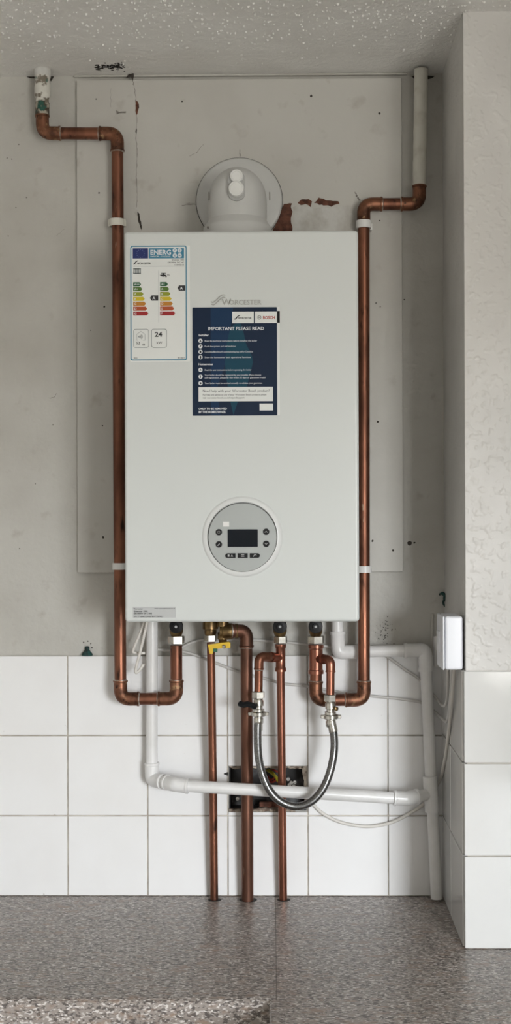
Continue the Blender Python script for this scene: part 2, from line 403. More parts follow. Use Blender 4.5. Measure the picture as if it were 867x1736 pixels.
# ------------------------------------------------------------------ patches of wear on wall, board and ceiling
def rag(pts, n=3, amp=0.0008):
    out = []
    for i in range(len(pts)):
        a = Vector(pts[i]); b = Vector(pts[(i+1) % len(pts)])
        k = max(1, int((b-a).length/0.004))
        for j in range(k):
            q = a.lerp(b, j/k); out.append((q.x+random.uniform(-amp, amp), q.y+random.uniform(-amp, amp)))
    return out
def patch(name, px, Y, m, parent, amp=0.0008, th=0.0004):
    pts = [(at(x, y, Y).x, at(x, y, Y).z) for x, y in px]
    return MB().prism(rag(pts, amp=amp), Y-th, Y+0.0001).build(name, m, parent, smooth=False)
def streak(name, px, Y, m, parent, w=0.0006):
    L_ = []; R_ = []
    pts = [at(x, y, Y) for x, y in px]
    fine = []
    for i in range(len(pts)-1):
        for k in range(6): fine.append(pts[i].lerp(pts[i+1], k/6)+Vector((random.uniform(-.0007,.0007), 0, random.uniform(-.0007,.0007))))
    fine.append(pts[-1])
    for i, p in enumerate(fine):
        t = (fine[min(i+1, len(fine)-1)]-fine[max(i-1, 0)]).normalized(); nx, nz = t.z, -t.x
        ww = w*random.uniform(0.35, 1.3)
        L_.append((p.x+nx*ww, p.z+nz*ww)); R_.append((p.x-nx*ww, p.z-nz*ww))
    n = len(L_); mb = MB()
    vs_ = [(x, Y-0.0003, z) for x, z in L_]+[(x, Y-0.0003, z) for x, z in R_]
    mb.add(vs_, [(i, i+1, n+i+1, n+i) for i in range(n-1)])
    return mb.build(name, m, parent, smooth=False)
def hole(name, x, y, r, Y, parent, m='crack'):
    p = at(x, y, Y); n = 9
    pts = [(p.x+r*random.uniform(.7,1.2)*math.cos(2*PI*k/n), p.z+r*random.uniform(.7,1.2)*math.sin(2*PI*k/n)) for k in range(n)]
    return MB().prism(pts, Y-0.0004, Y+0.0001).build(name, M[m], parent, smooth=False)

BT = 0.010                                # backing board thickness
bx0, bx1 = at(130.5, 550, -BT).x, at(683, 550, -BT).x
bz1, bz0 = at(406, 133.5, -BT).z, at(406, 970.5, -BT).z
board = empty('backing_board', ((bx0+bx1)/2, 0, bz0)); tag(board, 'large painted backing board screwed flat to the wall behind the boiler', 'board')
MB().box((bx0, -BT, bz0), (bx1, 0, bz1), 0.002, 2).build('panel', M['board'], board)
streak('crack', [(225,136),(228,150),(231,170),(232,200),(231,235),(233,262),(231,300),(233,330),(232,352),(235,372),(240,390)], -BT, M['mark'], board, 0.0005)
patch('paint_chip', [(230,170),(234,172),(236,182),(234,192),(231,196),(230,184)], -BT, M['rust'], board)
patch('paint_chip', [(229,353),(234,351),(236,358),(232,366),(228,362)], -BT, M['filler'], board)
patch('paint_chip', [(233,358),(236,362),(239,376),(241,389),(238,386),(234,372)], -BT, M['crack'], board)
patch('paint_chip', [(231,217),(233,221),(232,228),(230,224)], -BT, M['crack'], board)
patch('exposed_brick', [(462,392),(474,366),(482,346),(496,345),(494,352),(497,360),(494,370),(496,392)], -BT, M['rust'], board, 0.0012)
patch('paint_chip', [(505,343),(512,338),(524,337),(529,342),(526,350),(518,346),(510,347)], -BT, M['rust'], board, 0.0014)
patch('paint_chip', [(533,343),(541,336),(556,340),(573,341),(575,346),(562,350),(546,348)], -BT, M['rust'], board, 0.0014)
patch('filler_smear', [(497,352),(505,348),(530,352),(560,352),(602,346),(606,380),(600,392),(497,392),(499,370)], -BT+0.0002, M['filler'], board, 0.0012, 0.0003)
for x, y, r in ((528,163,.0026),(644,192,.0024),(309,172,.0016),(168,327,.0018),(641,715,.0022),(175,911,.0024),(632,917,.0022),(667,933,.0022),(638,514,.0012),(645,520,.0012),(174,722,.0015),(177,520,.0018),(154,560,.001),(644,374,.0014),(163,168,.0012)):
    hole('screw_hole', x, y, r, -BT, board)
patch('paint_chip', [(197,187),(202,190),(214,189),(213,192),(203,192),(198,194)], -BT, M['mark'], board, 0.0004)
streak('pencil_line', [(407.3,253),(407.3,268)], -BT, M['mark'], board, 0.0007)
streak('pencil_line', [(308,348),(332,347)], -BT, M['mark'], board, 0.0007)
streak('pencil_line', [(316,345),(331,345)], -BT, M['mark'], board, 0.0004)
streak('pencil_line', [(188,150),(188,182)], -BT, M['mark'], board, 0.0003)
streak('scuff', [(322,265),(334,258),(345,245)], -BT, M['mark'], board, 0.0004)
streak('scuff', [(602,325),(607,335),(610,340)], -BT, M['mark'], board, 0.0016)
# back wall marks
hole('wall_hole', 695, 921, .0045, 0, wall_back); hole('wall_hole', 703, 920, .002, 0, wall_back)
hole('wall_hole', 682, 966, .002, 0, wall_back); hole('wall_hole', 683, 952, .0016, 0, wall_back)
hole('wall_hole', 686, 508, .0014, 0, wall_back)
for x, y in ((20,270),(32,245),(27,352),(45,335),(60,820),(33,930),(14,400),(12,268),(90,720)): hole('wall_mark', x, y, .0013, 0, wall_back, 'mark')
streak('scuff', [(95,400),(102,395),(110,388)], 0, M['mark'], wall_back, .0003)
streak('scuff', [(83,675),(92,674),(96,667)], 0, M['mark'], wall_back, .0004)
patch('paint_chip', [(46,129.5),(54,128.5),(61,129),(59,133),(50,132)], -0.0005, M['crack'], wall_back, .001)
patch('paint_chip', [(83,128.5),(91,129),(90,133),(86,139),(84,134)], -0.0005, M['crack'], wall_back, .001)
patch('paint_chip', [(214,133),(219,127),(227,124),(227,131),(226,138),(222,131)], -0.0125, M['crack'], wall_back, .0012)
patch('paint_chip', [(696,128.5),(704,128),(727,128),(737,128.5),(733,132),(726,134),(702,133)], -0.0005, M['crack'], wall_back, .0008)
ms = MB()
for i in range(55):
    x = random.gauss(654, 7); y = random.gauss(1072, 12); p = at(x, y, 0)
    ms.prism(disc(p.x, p.z, random.uniform(.0004, .0011), 6), -0.0004, 0.0001)
o = ms.build('mould_spots', M['mould'], wall_back, smooth=False); o['kind'] = 'stuff'
ms = MB()
for i in range(80):
    px, py = random.uniform(162, 212), random.gauss(113, 3.0)
    d = ROT @ Vector(((px-CX)/FPX, -(py-CY)/FPX, -1.0)); p = CAM + d*((ZC-CAM.z)/d.z)
    r = random.uniform(.0006, .0018); e = random.uniform(1, 3)
    ms.add([(p.x+r*e*math.cos(t), p.y+r*2*math.sin(t), ZC-0.0004) for t in [PI*k/3 for k in range(6)]], [tuple(range(5, -1, -1))])
o = ms.build('mould_spots', M['mould'], ceiling, smooth=False); o['kind'] = 'stuff'

# old wall plug with green corrosion above the tiles, and the corroded cable stub on the right
p = at(148, 1100, -0.004)
wp = MB()
wp.lathe(at(148,1111,-0.006), (0,0,1), [(0,.0105),(.003,.010),(.008,.006),(.011,.004),(.014,.0045),(.017,.003)], 10)
tag(wp.build('wall_plug', M['verdigris'], None), 'dark green corroded plug stub on the top edge of the tiling', 'wall plug')
for x, y in ((142,1089),(149,1087),(154,1091),(156,1098)): hole('wall_mark', x, y, .0014, 0, wall_back)
cs = MB().sweep(spline([at(746,1008,-.002), at(750,1006,-.010), at(755,1010,-.012), at(754,1016,-.010), at(752,1022,-.006), at(755,1028,-.004)], 5), [.0022]*5+[.0035]*10+[.002]*11, 8)
tag(cs.build('cable_stub', M['verdigris'], None), 'short green corroded cable stub poking from the wall above the switch box', 'cable stub')

# ------------------------------------------------------------------ worktops
YW = -0.502
xj = at(468, 1600, -0.25).x; xi = at(457.5, 1700, YW).x
def slab(x0, x1, y0, y1, bev, which):
    bm = bmesh.new()
    vs_ = [bm.verts.new(q) for q in ((x0,y0,ZW-.04),(x1,y0,ZW-.04),(x1,y1,ZW-.04),(x0,y1,ZW-.04),(x0,y0,ZW),(x1,y0,ZW),(x1,y1,ZW),(x0,y1,ZW))]
    for f in ((0,3,2,1),(4,5,6,7),(0,1,5,4),(1,2,6,5),(2,3,7,6),(3,0,4,7)): bm.faces.new([vs_[i] for i in f])
    bm.edges.ensure_lookup_table()
    es = [e for e in bm.edges if which([v.co for v in e.verts])]
    bmesh.ops.bevel(bm, geom=es, offset=bev, segments=6, affect='EDGES', profile=0.5)
    return MB().addbm(bm)
top = lambda c: all(abs(v.z-ZW) < 1e-5 for v in c)
w1 = slab(XL, xj-0.0003, YW, 0, 0.012, lambda c: top(c) and all(abs(v.y-YW) < 1e-5 for v in c)).build('worktop', M['worktop'], None, angle=30)
tag(w1, 'grey brown speckled laminate worktop along the tiled wall with rounded front edge', 'worktop')
# right-hand length runs towards the camera; its butt joint overhangs to the inner corner
mbw = slab(xj+0.0003, 0.799, -1.55, 0, 0.004, lambda c: top(c) and all(abs(v.y+1.55) < 1e-5 for v in c))
w2 = mbw.build('worktop', M['worktop'], None, angle=30)
tag(w2, 'grey brown speckled laminate worktop length under the wall pier, running forward on the right', 'worktop')
e2 = slab(xi, xj+0.0002, -1.55, YW, 0.004, lambda c: top(c) and all(abs(v.x-xi) < 1e-5 for v in c))
e2.build('edge_strip', M['worktop'], w2, angle=30)
# base units that carry the worktops
def base_unit(x0, x1, y0, y1, label, face):
    t = empty('base_cabinet', ((x0+x1)/2, (y0+y1)/2, 0)); tag(t, label, 'cabinet')
    MB().box((x0, y0+.02, .1), (x1, y1, ZW-.04), .001, 1).build('body', M['cabinet'], t)
    MB().box((x0, y0+.07, 0), (x1, y0+.09, .1)).build('plinth', M['cabinet'], t)
    d = MB().box((x0+.002, y0, .1), (x1-.002, y0+.02, ZW-.045), .0015, 1).build('door', M['cabinet'], t)
    MB().sweep([((x0+x1)/2-.06, y0, ZW-.12), ((x0+x1)/2-.06, y0-.025, ZW-.12), ((x0+x1)/2+.06, y0-.025, ZW-.12), ((x0+x1)/2+.06, y0, ZW-.12)], .005, 8).build('handle', M['chrome'], d)
base_unit(XL, -0.80, YW+.03, -0.005, 'pale base cabinet under the far left end of the worktop', 0)
base_unit(-0.795, xj-.004, YW+.03, -0.005, 'pale base cabinet under the worktop below the boiler', 0)
base_unit(xj+.004, 0.79, -1.50, -0.31, 'pale base cabinet under the worktop length on the right', 0)

# ------------------------------------------------------------------ plumbing helpers
R22, R15 = 0.0110, 0.0075
def elbow_pts(c, da, db, R, ext):
    da = da.normalized(); db = db.normalized()
    th = da.angle(db); t = R/math.tan(th/2) if th > 0.05 else R
    t = min(t, R*1.6)
    pts = [c+da*(t+ext)]
    for k in range(9):
        u = k/8; a = c+da*t; b = c+db*t
        pts.append(a*(1-u)**2 + c*2*u*(1-u)*1.0 + b*u*u if False else (a.lerp(c, u)).lerp(c.lerp(b, u), u))
    pts.append(c+db*(t+ext))
    return pts, t+ext
def run(parent, corners, r, m, name='pipe', elbow_m=None, ext=None, start_trim=0.0, end_trim=0.0, R=None, ring=None, elbow_name='elbow', fat=1.13):
    """straight pipes between corners with a fitting at every inner corner"""
    P = [Vector(c) for c in corners]; R = R or r*1.5; ext = ext if ext is not None else r*1.45
    n = len(P); off = [0.0]*n
    for i in range(1, n-1):
        da = P[i-1]-P[i]; db = P[i+1]-P[i]
        pts, reach = elbow_pts(P[i], da, db, R, ext); off[i] = reach
        path = [pts[0], pts[0].lerp(pts[1], .18), pts[0].lerp(pts[1], .24)] + pts[1:-1] + [pts[-1].lerp(pts[-2], .24), pts[-1].lerp(pts[-2], .18), pts[-1]]
        rf = r*fat
        rad = [rf*1.09, rf*1.09, rf] + [rf]*len(pts[1:-1]) + [rf, rf*1.09, rf*1.09]
        e = MB().sweep(path, rad, 20).build(elbow_name, elbow_m or m, parent)
        if ring:
            for q, d in ((pts[0], da), (pts[-1], db)):
                d = d.normalized()
                MB().lathe(q, d, [(-.0004, r*1.17), (.0006, r*1.16), (.0018, r*1.03)], 20).build('solder_ring', ring, e)
    for i in range(n-1):
        d = (P[i+1]-P[i]).normalized()
        a = P[i] + d*(max(0, off[i]-.006) if i > 0 else start_trim); b = P[i+1] - d*(max(0, off[i+1]-.006) if i+1 < n-1 else end_trim)
        if (b-a).dot(d) > 0.002: MB().sweep([a, a.lerp(b, .5), b], r, 20).build(name, m, parent)
def nut(parent, p, axis, r, h, m='chrome', name='compression_nut', rot=0.3):
    mb = MB().lathe(p, axis, [(-h/2, r*.86), (-h/2+.0012, r), (h/2-.0012, r), (h/2, r*.86)], 6, rot)
    return mb.build(name, M[m], parent, angle=20)
UP = Vector((0,0,1))
def boiler_valve(parent, px, Y, ytop=1030, body='brass'):
    """black-handled service valve hanging under the boiler"""
    a = at(px, 1074, Y); h = ZB0-a.z
    MB().lathe(a, UP, [(-.004,.0095),(0,.0115),(.004,.0125),(.010,.0125),(.013,.011),(h,.011)], 24).build('valve_body', M['brass'], parent)
    c = at(px, 1062, Y-0.013)
    v = MB().lathe(c+Vector((0,.006,0)), (0,-1,0), [(0,.0125),(.008,.0128),(.010,.0118),(.0105,.006),(.014,.0055)], 24).build('valve_head', M['black'], parent)
    MB().lathe(c+Vector((0,-.008,0)), (0,-1,0), [(0,.0026),(.001,.0022)], 12).build('slot_screw', M['icon'], v)

ZB0 = at(409, 1054.5, -0.295).z + .0015
def under(px, Y):
    p = at(px, 1040, Y); p.z = ZB0; return p
# ------------------------------------------------------------------ heating pipes
yl, yb = -0.033, -0.060
hp = empty('heating_pipe', at(205, 1184, yb)); tag(hp, 'aged copper heating pipe on the left, flaking white paint at its ceiling end', 'copper pipe')
stub = MB(); sa, sb = at(72.5, 118, yl), at(71.5, 196, yl)
stub.sweep([sa.lerp(sb, k/24) for k in range(25)], [R22*1.28*random.uniform(.96, 1.06) if k < 15 else R22*random.uniform(1.04, 1.12) for k in range(25)], 18)
stub.build('painted_stub', M['flaked'], hp)
sa2, sb2 = at(72.0, 174, yl), at(71.5, 197, yl)
MB().sweep([sa2.lerp(sb2, k/8) for k in range(9)], [R22*random.uniform(1.14, 1.2) for k in range(9)], 18).build('corroded_band', M['corroded'], hp)
MB().lathe(at(72.5, 118, yl), -UP, [(0,.0165),(.010,.0160),(.013,.0148),(.016,.0142)], 14).build('plaster_collar', M['filler'], hp)
vp = at(80, 178, yl-R22*.9); 
run(hp, [at(71.5, 190, yl), at(72.5, 226, yl), at(199, 226.5, yl), at(204.5, 1185, yb), at(299.5, 1184.5, yb), at(299, 1094, yb)], R22, M['copper'], elbow_m=M['copper_fit'], ring=M['solder'], R=.018)
boiler_valve(hp, 299, yb); nut(hp, at(299, 1084.5, yb), UP, .0155, .015)
hp2 = empty('heating_pipe', at(618, 1187, yb)); tag(hp2, 'aged copper heating pipe on the right, cream painted at its ceiling end', 'copper pipe')
sa, sb = at(714.5, 118, yl), at(711.5, 314, yl)
MB().sweep([sa.lerp(sb, k/30) for k in range(31)], [R22*1.12*random.uniform(.98, 1.03) for k in range(31)], 18).build('painted_stub', M['cream_paint'], hp2)
run(hp2, [at(711.5, 305, yl), at(711.5, 346, yl), at(617, 346, yl), at(617.5, 1186.5, yb), at(535.5, 1187, yb), at(536, 1140, yb)], R22, M['copper'], elbow_m=M['copper_fit'], ring=M['solder'], R=.018)
boiler_valve(hp2, 535.5, yb); nut(hp2, at(536, 1084.5, yb), UP, .0155, .015)
def tee(parent, a, b, r, branch_c, branch_d, blen, rb, m):
    rf = r*1.14
    ax = (b-a); L_ = ax.length
    t = MB().lathe(a, ax, [(0,rf*1.13),(.006,rf*1.13),(.0075,rf),(L_-.0075,rf),(L_-.006,rf*1.13),(L_,rf*1.13)], 22)
    t.lathe(branch_c, branch_d, [(0,rb*1.14),(blen-.005,rb*1.14),(blen-.004,rb*1.24),(blen,rb*1.24)], 20)
    return t.build('tee', m, parent)
ya = -0.092
c0 = at(536, 1117, yb); c1 = at(561, 1118, ya)
tee(hp2, at(536, 1142, yb), at(536, 1093, yb), R22, c0, (c1-c0), .022, R15, M['copper_new'])
run(hp2, [c0, c1, at(560.5, 1180, ya)], R15, M['copper_new'], start_trim=.012, R=.011, name='branch_pipe', elbow_name='branch_elbow')

# hot water pipe (thin, left of the three)
hw = empty('hot_water_pipe', at(363, 1524, -.028)); tag(hw, 'thin copper pipe leftmost of the three rising from the worktop, with yellow lever above', 'copper pipe')
MB().sweep([at(363.5, 1524, -.028), at(361, 1300, -.044), at(357.5, 1078, -.060)], R15, 18).build('pipe', M['copper'], hw)
nut(hw, at(357, 1082, -.060), UP, .0115, .013)
MB().lathe(at(357, 1077, -.060), UP, [(0,.010),(.004,.0115),(.010,.0115),(.012,.0145),(.022,.0145),(.025,.0135),(ZB0-at(357,1077,-.060).z,.011)], 20).build('valve_body', M['brass'], hw)
# gas pipe
gp = empty('gas_pipe', at(420, 1526, -.032)); tag(gp, 'dark tarnished copper pipe, thickest of the three rising from the worktop', 'copper pipe')
run(gp, [at(420, 1526, -.032), at(418, 1070, -.062), at(398, 1070, -.070)], R22, M['copper_dark'], R=.014, ring=M['solder'], end_trim=0.0)
gc = MB().lathe(at(404, 1070, -.068), at(373, 1071, -.068)-at(404, 1070, -.068), [(0,.0135),(.006,.0135),(.0065,.0115),(.010,.0115),(.011,.0148),(.020,.0155),(.028,.0148),(.029,.012),(.033,.012)], 24)
gc.lathe(at(378, 1062, -.068), UP, [(0,.011),(ZB0-at(378,1062,-.068).z,.011)], 18)
gc.lathe(at(378, 1072, -.068), -UP, [(0,.0095),(.012,.0095),(.014,.0075),(.019,.007)], 18)
gco = gc.build('gas_cock', M['brass'], gp)
q = lambda x, y: (at(x, y, -.088).x, at(x, y, -.088).z)
MB().prism([q(353,1093),(q(372,1090)),(q(388,1088)),q(391,1090),q(391,1098),q(372,1099),q(363,1101),q(361,1108),q(356,1108)], -.092, -.080).build('lever', M['yellow'], gp, angle=30)
MB().box((*q(362,1099)[:1], -.0935, q(362,1105)[1]), (q(369,1099)[0], -.085, q(369,1099)[1]), .0006, 1).build('lever_tag', M['green'], gp)
MB().lathe(at(380, 1096, -.091), (0,-1,0), [(0,.0036),(.003,.0036),(.004,.002)], 6).build('lever_screw', M['chrome'], gp, angle=20)
# cold water pipe with branch to the filling loop
cw = empty('cold_water_pipe', at(480, 1525, -.028)); tag(cw, 'bright copper pipe rightmost of the three rising from the worktop, with tee above', 'copper pipe')
MB().sweep([at(480.5, 1525, -.028), at(478.5, 1330, -.043), at(476, 1128, -.060)], R15, 18).build('pipe', M['copper_new'], cw)
boiler_valve(cw, 475, yb); nut(cw, at(476, 1084.5, yb), UP, .0125, .014)
d0 = at(476, 1115, yb); d1 = at(439.5, 1113, ya)
tee(cw, at(476, 1138, yb), at(476, 1092, yb), R15*1.05, d0, (d1-d0), .022, R15, M['copper_new'])
run(cw, [d0, d1, at(438.5, 1176, ya)], R15, M['copper'], start_trim=.012, R=.011, ring=M['solder'], name='branch_pipe', elbow_name='branch_elbow')

# filling loop: braided hose with a valve at either end
fl = empty('filling_loop', at(500, 1368, -.115)); tag(fl, 'braided steel hose hanging in a U between two chrome valves', 'hose')
def loop_valve(px, y0, wing):
    nut(fl, at(px, y0+6, ya), UP, .0118, .013)
    a = at(px, y0+12, ya)
    MB().lathe(a, -UP, [(0,.0075),(.004,.0095),(.013,.0095),(.014,.0075),(.018,.0075),(.019,.0105),(.026,.0105),(.027,.008),(.034,.0075),(.036,.0088),(.044,.0085),(.046,.0072)], 20).build('valve_body', M['chrome'], fl)
    w = at(px+wing, y0+34, ya)
    n = MB().lathe(w, -UP, [(0,.0125),(.0015,.014),(.007,.014),(.0085,.0125)], 10)
    n.box(w+Vector((-.0185,-.003,-.0075)), w+Vector((.0185,.003,-.001)), .001, 1)
    n.build('union_nut', M['chrome'], fl)
loop_valve(438.5, 1172, 0); loop_valve(560.5, 1177, 1)
hx = [(438,1216,ya),(437,1240,-.096),(438,1275,-.104),(443,1305,-.112),(455,1336,-.117),(475,1358,-.119),(502,1367.5,-.119),(528,1359,-.119),(548,1337,-.117),(561,1305,-.112),(567,1270,-.104),(566,1242,-.097),(562,1222,ya)]
hpth = spline([at(*h) for h in hx], 26)
MB().sweep(hpth, [.0068+(.00045 if i % 2 else 0) for i in range(len(hpth))], 16).build('braided_hose', M['braid'], fl, angle=80)
MB().lathe(at(437.8, 1219, ya), -UP, [(0,.0082),(.02,.0082),(.021,.0075)], 18).build('hose_ferrule', M['chrome'], fl)
MB().lathe(at(562, 1222, ya), at(566,1242,-.097)-at(562,1222,ya), [(0,.0082),(.02,.0082),(.021,.0075)], 18).build('hose_ferrule', M['chrome'], fl)
qa = [at(405,1192,-.105), at(412,1195,-.108), at(420,1194,-.110), at(428,1196,-.110), at(434,1199,-.107)]
MB().sweep(spline(qa, 4), [.0035]+[.0052]*15+[.004], 8).build('valve_lever', M['black'], fl)
MB().lathe(at(568, 1201, ya-.006), (0.6,-1,0), [(0,.004),(.006,.004),(.007,.0025)], 12).build('valve_screw', M['brass'], fl)

# ------------------------------------------------------------------ white waste pipework
RW = 0.0108
wp_ = empty('waste_pipe', at(740, 1522, -.034)); tag(wp_, 'white plastic condensate pipework sloping from left to right behind the copper pipes', 'plastic pipe')
def pvc_socket(p, d, l=.02, name='coupling'):
    MB().lathe(p, d, [(0,RW*1.17),(.001,RW*1.2),(l-.001,RW*1.2),(l,RW*1.17)], 20).build(name, M['pvc'], wp_)
run(wp_, [under(258, -.032), at(257.5, 1321, -.032), at(297, 1330, -.078), at(322, 1333, -.082)], RW, M['pvc'], R=.009, ext=.022, fat=1.2)
run(wp_, [at(318, 1332.5, -.082), at(690, 1354, -.058), at(731, 1346, -.036)], RW, M['pvc'], R=.010, ext=.022, fat=1.2)
run(wp_, [under(571.5, -.030), at(574, 1106, -.030), at(721, 1102, -.030), at(741, 1523, -.034)], RW, M['pvc'], R=.009, ext=.030, fat=1.2)
ta, tb = at(729.5, 1316, -.037), at(733, 1376, -.036)
MB().lathe(ta, tb-ta, [(0,RW*1.18),(.001,RW*1.22),((tb-ta).length-.001,RW*1.22),((tb-ta).length,RW*1.18)], 22).build('tee', M['pvc'], wp_)

# ------------------------------------------------------------------ cables
def cable(pts, label, r=.0026, m='cable'):
    o = MB().sweep(spline([at(*p) for p in pts], 8), r, 10).build('cable', M[m], None, angle=80)
    return tag(o, label, 'cable', 'loose cables around the pipes')
cable([(252,1030,-.055),(246,1052,-.055),(236,1078,-.055),(226,1103,-.054),(231,1107,-.053),(246,1107,-.050)], 'white cable bent in a short hook left of the white pipe, upper one', .0027)
cable([(254,1030,-.068),(248,1062,-.068),(238,1105,-.067),(230,1137,-.066),(235,1138,-.065),(244,1126,-.063)], 'white cable bent in a longer hook left of the white pipe, lower one', .0027)
cable([(262,1101,-.012),(312,1105,-.012),(348,1117,-.012),(411,1141,-.012),(445,1149,-.012),(481,1159,-.012),(526,1164,-.012),(580,1174,-.012),(640,1181,-.014),(680,1185,-.014),(718,1192,-.014),(739,1208,-.02),(752,1220,-.06),(759,1222,-.12),(764,1190,-.19),(766,1150,-.22),(766,1132,-.23)], 'long grey cable sagging behind all the pipes, lower of the two', .0027, 'cable_grey')
cable([(296,1106,-.006),(312,1096,-.008),(330,1088,-.008),(352,1084,-.008),(430,1085,-.008),(520,1092,-.008),(590,1100,-.014),(640,1108,-.014),(660,1115,-.014),(690,1137,-.014),(712,1152,-.012),(738,1181,-.02),(750,1196,-.06),(757,1192,-.12),(760,1165,-.18),(760,1132,-.215)], 'grey cable crossing just under the boiler, upper of the two', .0027, 'cable_grey')
cable([(532,1364,-.01),(545,1377,-.012),(570,1391,-.013),(600,1399,-.014),(630,1401,-.014),(665,1394,-.014),(695,1379,-.014),(722,1360,-.014),(745,1325,-.02),(752,1300,-.05),(757,1275,-.09),(763,1225,-.15),(767,1185,-.20),(771,1132,-.235)], 'white cable drooping from the open box and rising to the switch box', .0031)

# ------------------------------------------------------------------ pipe clips
def clip(px, py, Y, r, m, label, w=.011):
    t = empty('pipe_clip', at(px, py, 0)); tag(t, label, 'pipe clip', 'plastic pipe clips')
    c = at(px, py, Y)
    n = 18; mb = MB(); vs_ = []; fs = []
    for k in range(n+1):
        a = -PI*0.5 - math.radians(150) + math.radians(300)*k/n
        for rr in (r+.0004, r+.0032):
            for z in (-w/2, w/2): vs_.append((c.x+rr*math.cos(a), c.y+rr*math.sin(a), c.z+z))
    for k in range(n):
        i = k*4; j = i+4
        fs += [(i, i+1, j+1, j), (i+2, j+2, j+3, i+3), (i, j, j+2, i+2), (i+1, i+3, j+3, j+1)]
    fs += [(0,2,3,1), (n*4, n*4+1, n*4+3, n*4+2)]
    mb.add(vs_, fs).build('clip_ring', M[m], t)
    MB().box((c.x-.006, -BT, c.z-w/2), (c.x+.006, c.y+r*.9, c.z+w/2), .0008, 1).build('clip_base', M[m], t)
    return t, c
t, c = clip(198.5, 378, -.0352, R22, 'clip', 'cream pipe clip on the left copper pipe, near the top of the boiler', .013)
for s in (-1, 1): MB().box((c.x+s*.010, -.036, c.z-.0065), (c.x+s*.0165, -.028, c.z+.0065), .001, 1).build('clip_lug', M['clip'], t)
t, c = clip(204, 960, -.0535, R22, 'clip_white', 'white pipe clip on the left copper pipe, near the foot of the boiler', .012)
t, c = clip(617, 381, -.0347, R22, 'clip_white', 'white pipe clip on the right copper pipe, just below its upper bend', .014)
MB().box((c.x+.012, -.030, c.z-.009), (c.x+.017, -.012, c.z+.004), .001, 1).build('clip_lug', M['clip_white'], t)
t, c = clip(617.5, 965, -.0535, R22, 'clip_white', 'white pipe clip on the right copper pipe, near the foot of the boiler', .012)

# ------------------------------------------------------------------ switch box on the pier side
yA, yB = -0.272, -0.202
def side_x(y): return XC + (XE-XC)*(y/YP)
sx = side_x(yA)-.0005; sw = empty('switch_box', (sx, (yA+yB)/2, at(770,1136,yA).z)); tag(sw, 'white surface-mounted switch box on the side of the wall pier', 'switch')
z0, z1 = at(768, 1136, yA).z, at(768, 1045, yA).z
xp = at(755.5, 1090, yA).x; xq = at(751, 1090, yA).x
MB().box((xp, yA, z0), (sx-.003, yB, z1), .004, 3).build('back_box', M['switch'], sw)
MB().box((xq, yA-.0005, z0-.0003), (xp-.0008, yB+.0005, z1+.0003), .0025, 3).build('face_plate', M['switch'], sw)
MB().box((xq-.004, (yA+yB)/2-.012, (z0+z1)/2-.018), (xq+.001, (yA+yB)/2+.012, (z0+z1)/2+.018), .002, 2).build('rocker', M['switch'], sw)
tr = empty('cable_cover', at(743, 1131, 0)); tag(tr, 'small pale cable cover on the wall behind the white switch box', 'cable cover')
MB().box((at(736,1078,-.014).x, -.014, at(740,1131,-.014).z), (at(750,1078,-.014).x, 0, at(740,1078,-.014).z), .003, 2).build('cover', M['clip_white'], tr)
MB().box((at(731,1078,-.004).x, -.004, at(740,1131,-.004).z), (at(736,1078,-.004).x-.0005, 0, at(740,1040,-.004).z), .001, 1).build('edge_strip', M['wall'], tr)

# ------------------------------------------------------------------ old electrical box sunk in the tiles
eb = empty('socket_box', ((hx0+hx1)/2, 0.03, hz0)); tag(eb, 'open sunken steel electrical box with loose wires, cut into the tiles', 'electrical box')
sh = MB(); th = .0015; D_ = .038
ex0, ex1, ez0, ez1 = hx0+.0003, hx1-.0003, hz0+.0003, hz1-.0003
sh.box((ex0, D_-th, ez0), (ex1, D_, ez1)).box((ex0, -.003, ez0), (ex0+th, D_-th, ez1)).box((ex1-th, -.003, ez0), (ex1, D_-th, ez1))
sh.box((ex0+th, -.003, ez0), (ex1-th, D_-th, ez0+th)).box((ex0+th, -.003, ez1-th), (ex1-th, D_-th, ez1))
sh.build('box_shell', M['boxmetal'], eb, smooth=False)
for a in ([(hx1-.010, hz1), (hx1+.001, hz1+.001), (hx1+.001, hz0+.02), (hx1-.003, hz0+.018), (hx1-.004, hz1-.03), (hx1-.007, hz1-.010)],
          [(hx0, hz0-.001), (hx1-.02, hz0-.001), (hx1-.025, hz0+.003), (hx0+.06, hz0+.006), (hx0+.045, hz0+.003), (hx0, hz0+.003)],
          [(hx0, hz1+.001), (hx1, hz1+.001), (hx1-.01, hz1-.003), (hx0+.07, hz1-.002), (hx0+.01, hz1-.004)]):
    MB().prism(rag(a, amp=.0014), -.0055, .004).build('plaster_edge', M['rubble'], eb, smooth=False)
MB().box((at(440,1362,.004).x, .004, at(440,1371,.004).z), (at(472,1362,.004).x, .012, at(440,1360,.004).z), .001, 1).build('brown_insert', M['rust'], eb)
for pts, m in (([(452,1306,.03),(458,1309,.012),(466,1316,.008),(471,1324,.012)], 'wire_earth'), ([(455,1304,.03),(463,1310,.010),(470,1318,.010),(474,1322,.02)], 'wire_earth'),
               ([(455,1316,.030),(460,1322,.012),(468,1318,.010),(472,1326,.02)], 'wire_red'), ([(460,1303,.03),(466,1306,.012),(475,1312,.010),(470,1325,.016)], 'wire_red'),
               ([(452,1322,.030),(462,1326,.014),(470,1321,.012)], 'wire_red')):
    MB().sweep(spline([at(*p) for p in pts], 6), .0019, 8).build('wire', M[m], eb)
for x, y in ((489,1320),(494,1326),(500,1325),(491,1330),(498,1332),(403,1353)):
    p = at(x, y, .018); MB().lathe(p, (0,-1,0), [(0,.0034),(.006,.0034),(.006,.0016),(.003,.0016)], 12).build('terminal', M['sockets'], eb)
MB().lathe(at(380,1312,-.0075), (1,0,0), [(0,.0012),(.004,.0016),(.005,.003),(.008,.003)], 8).build('bent_screw', M['dark_gap'], eb)
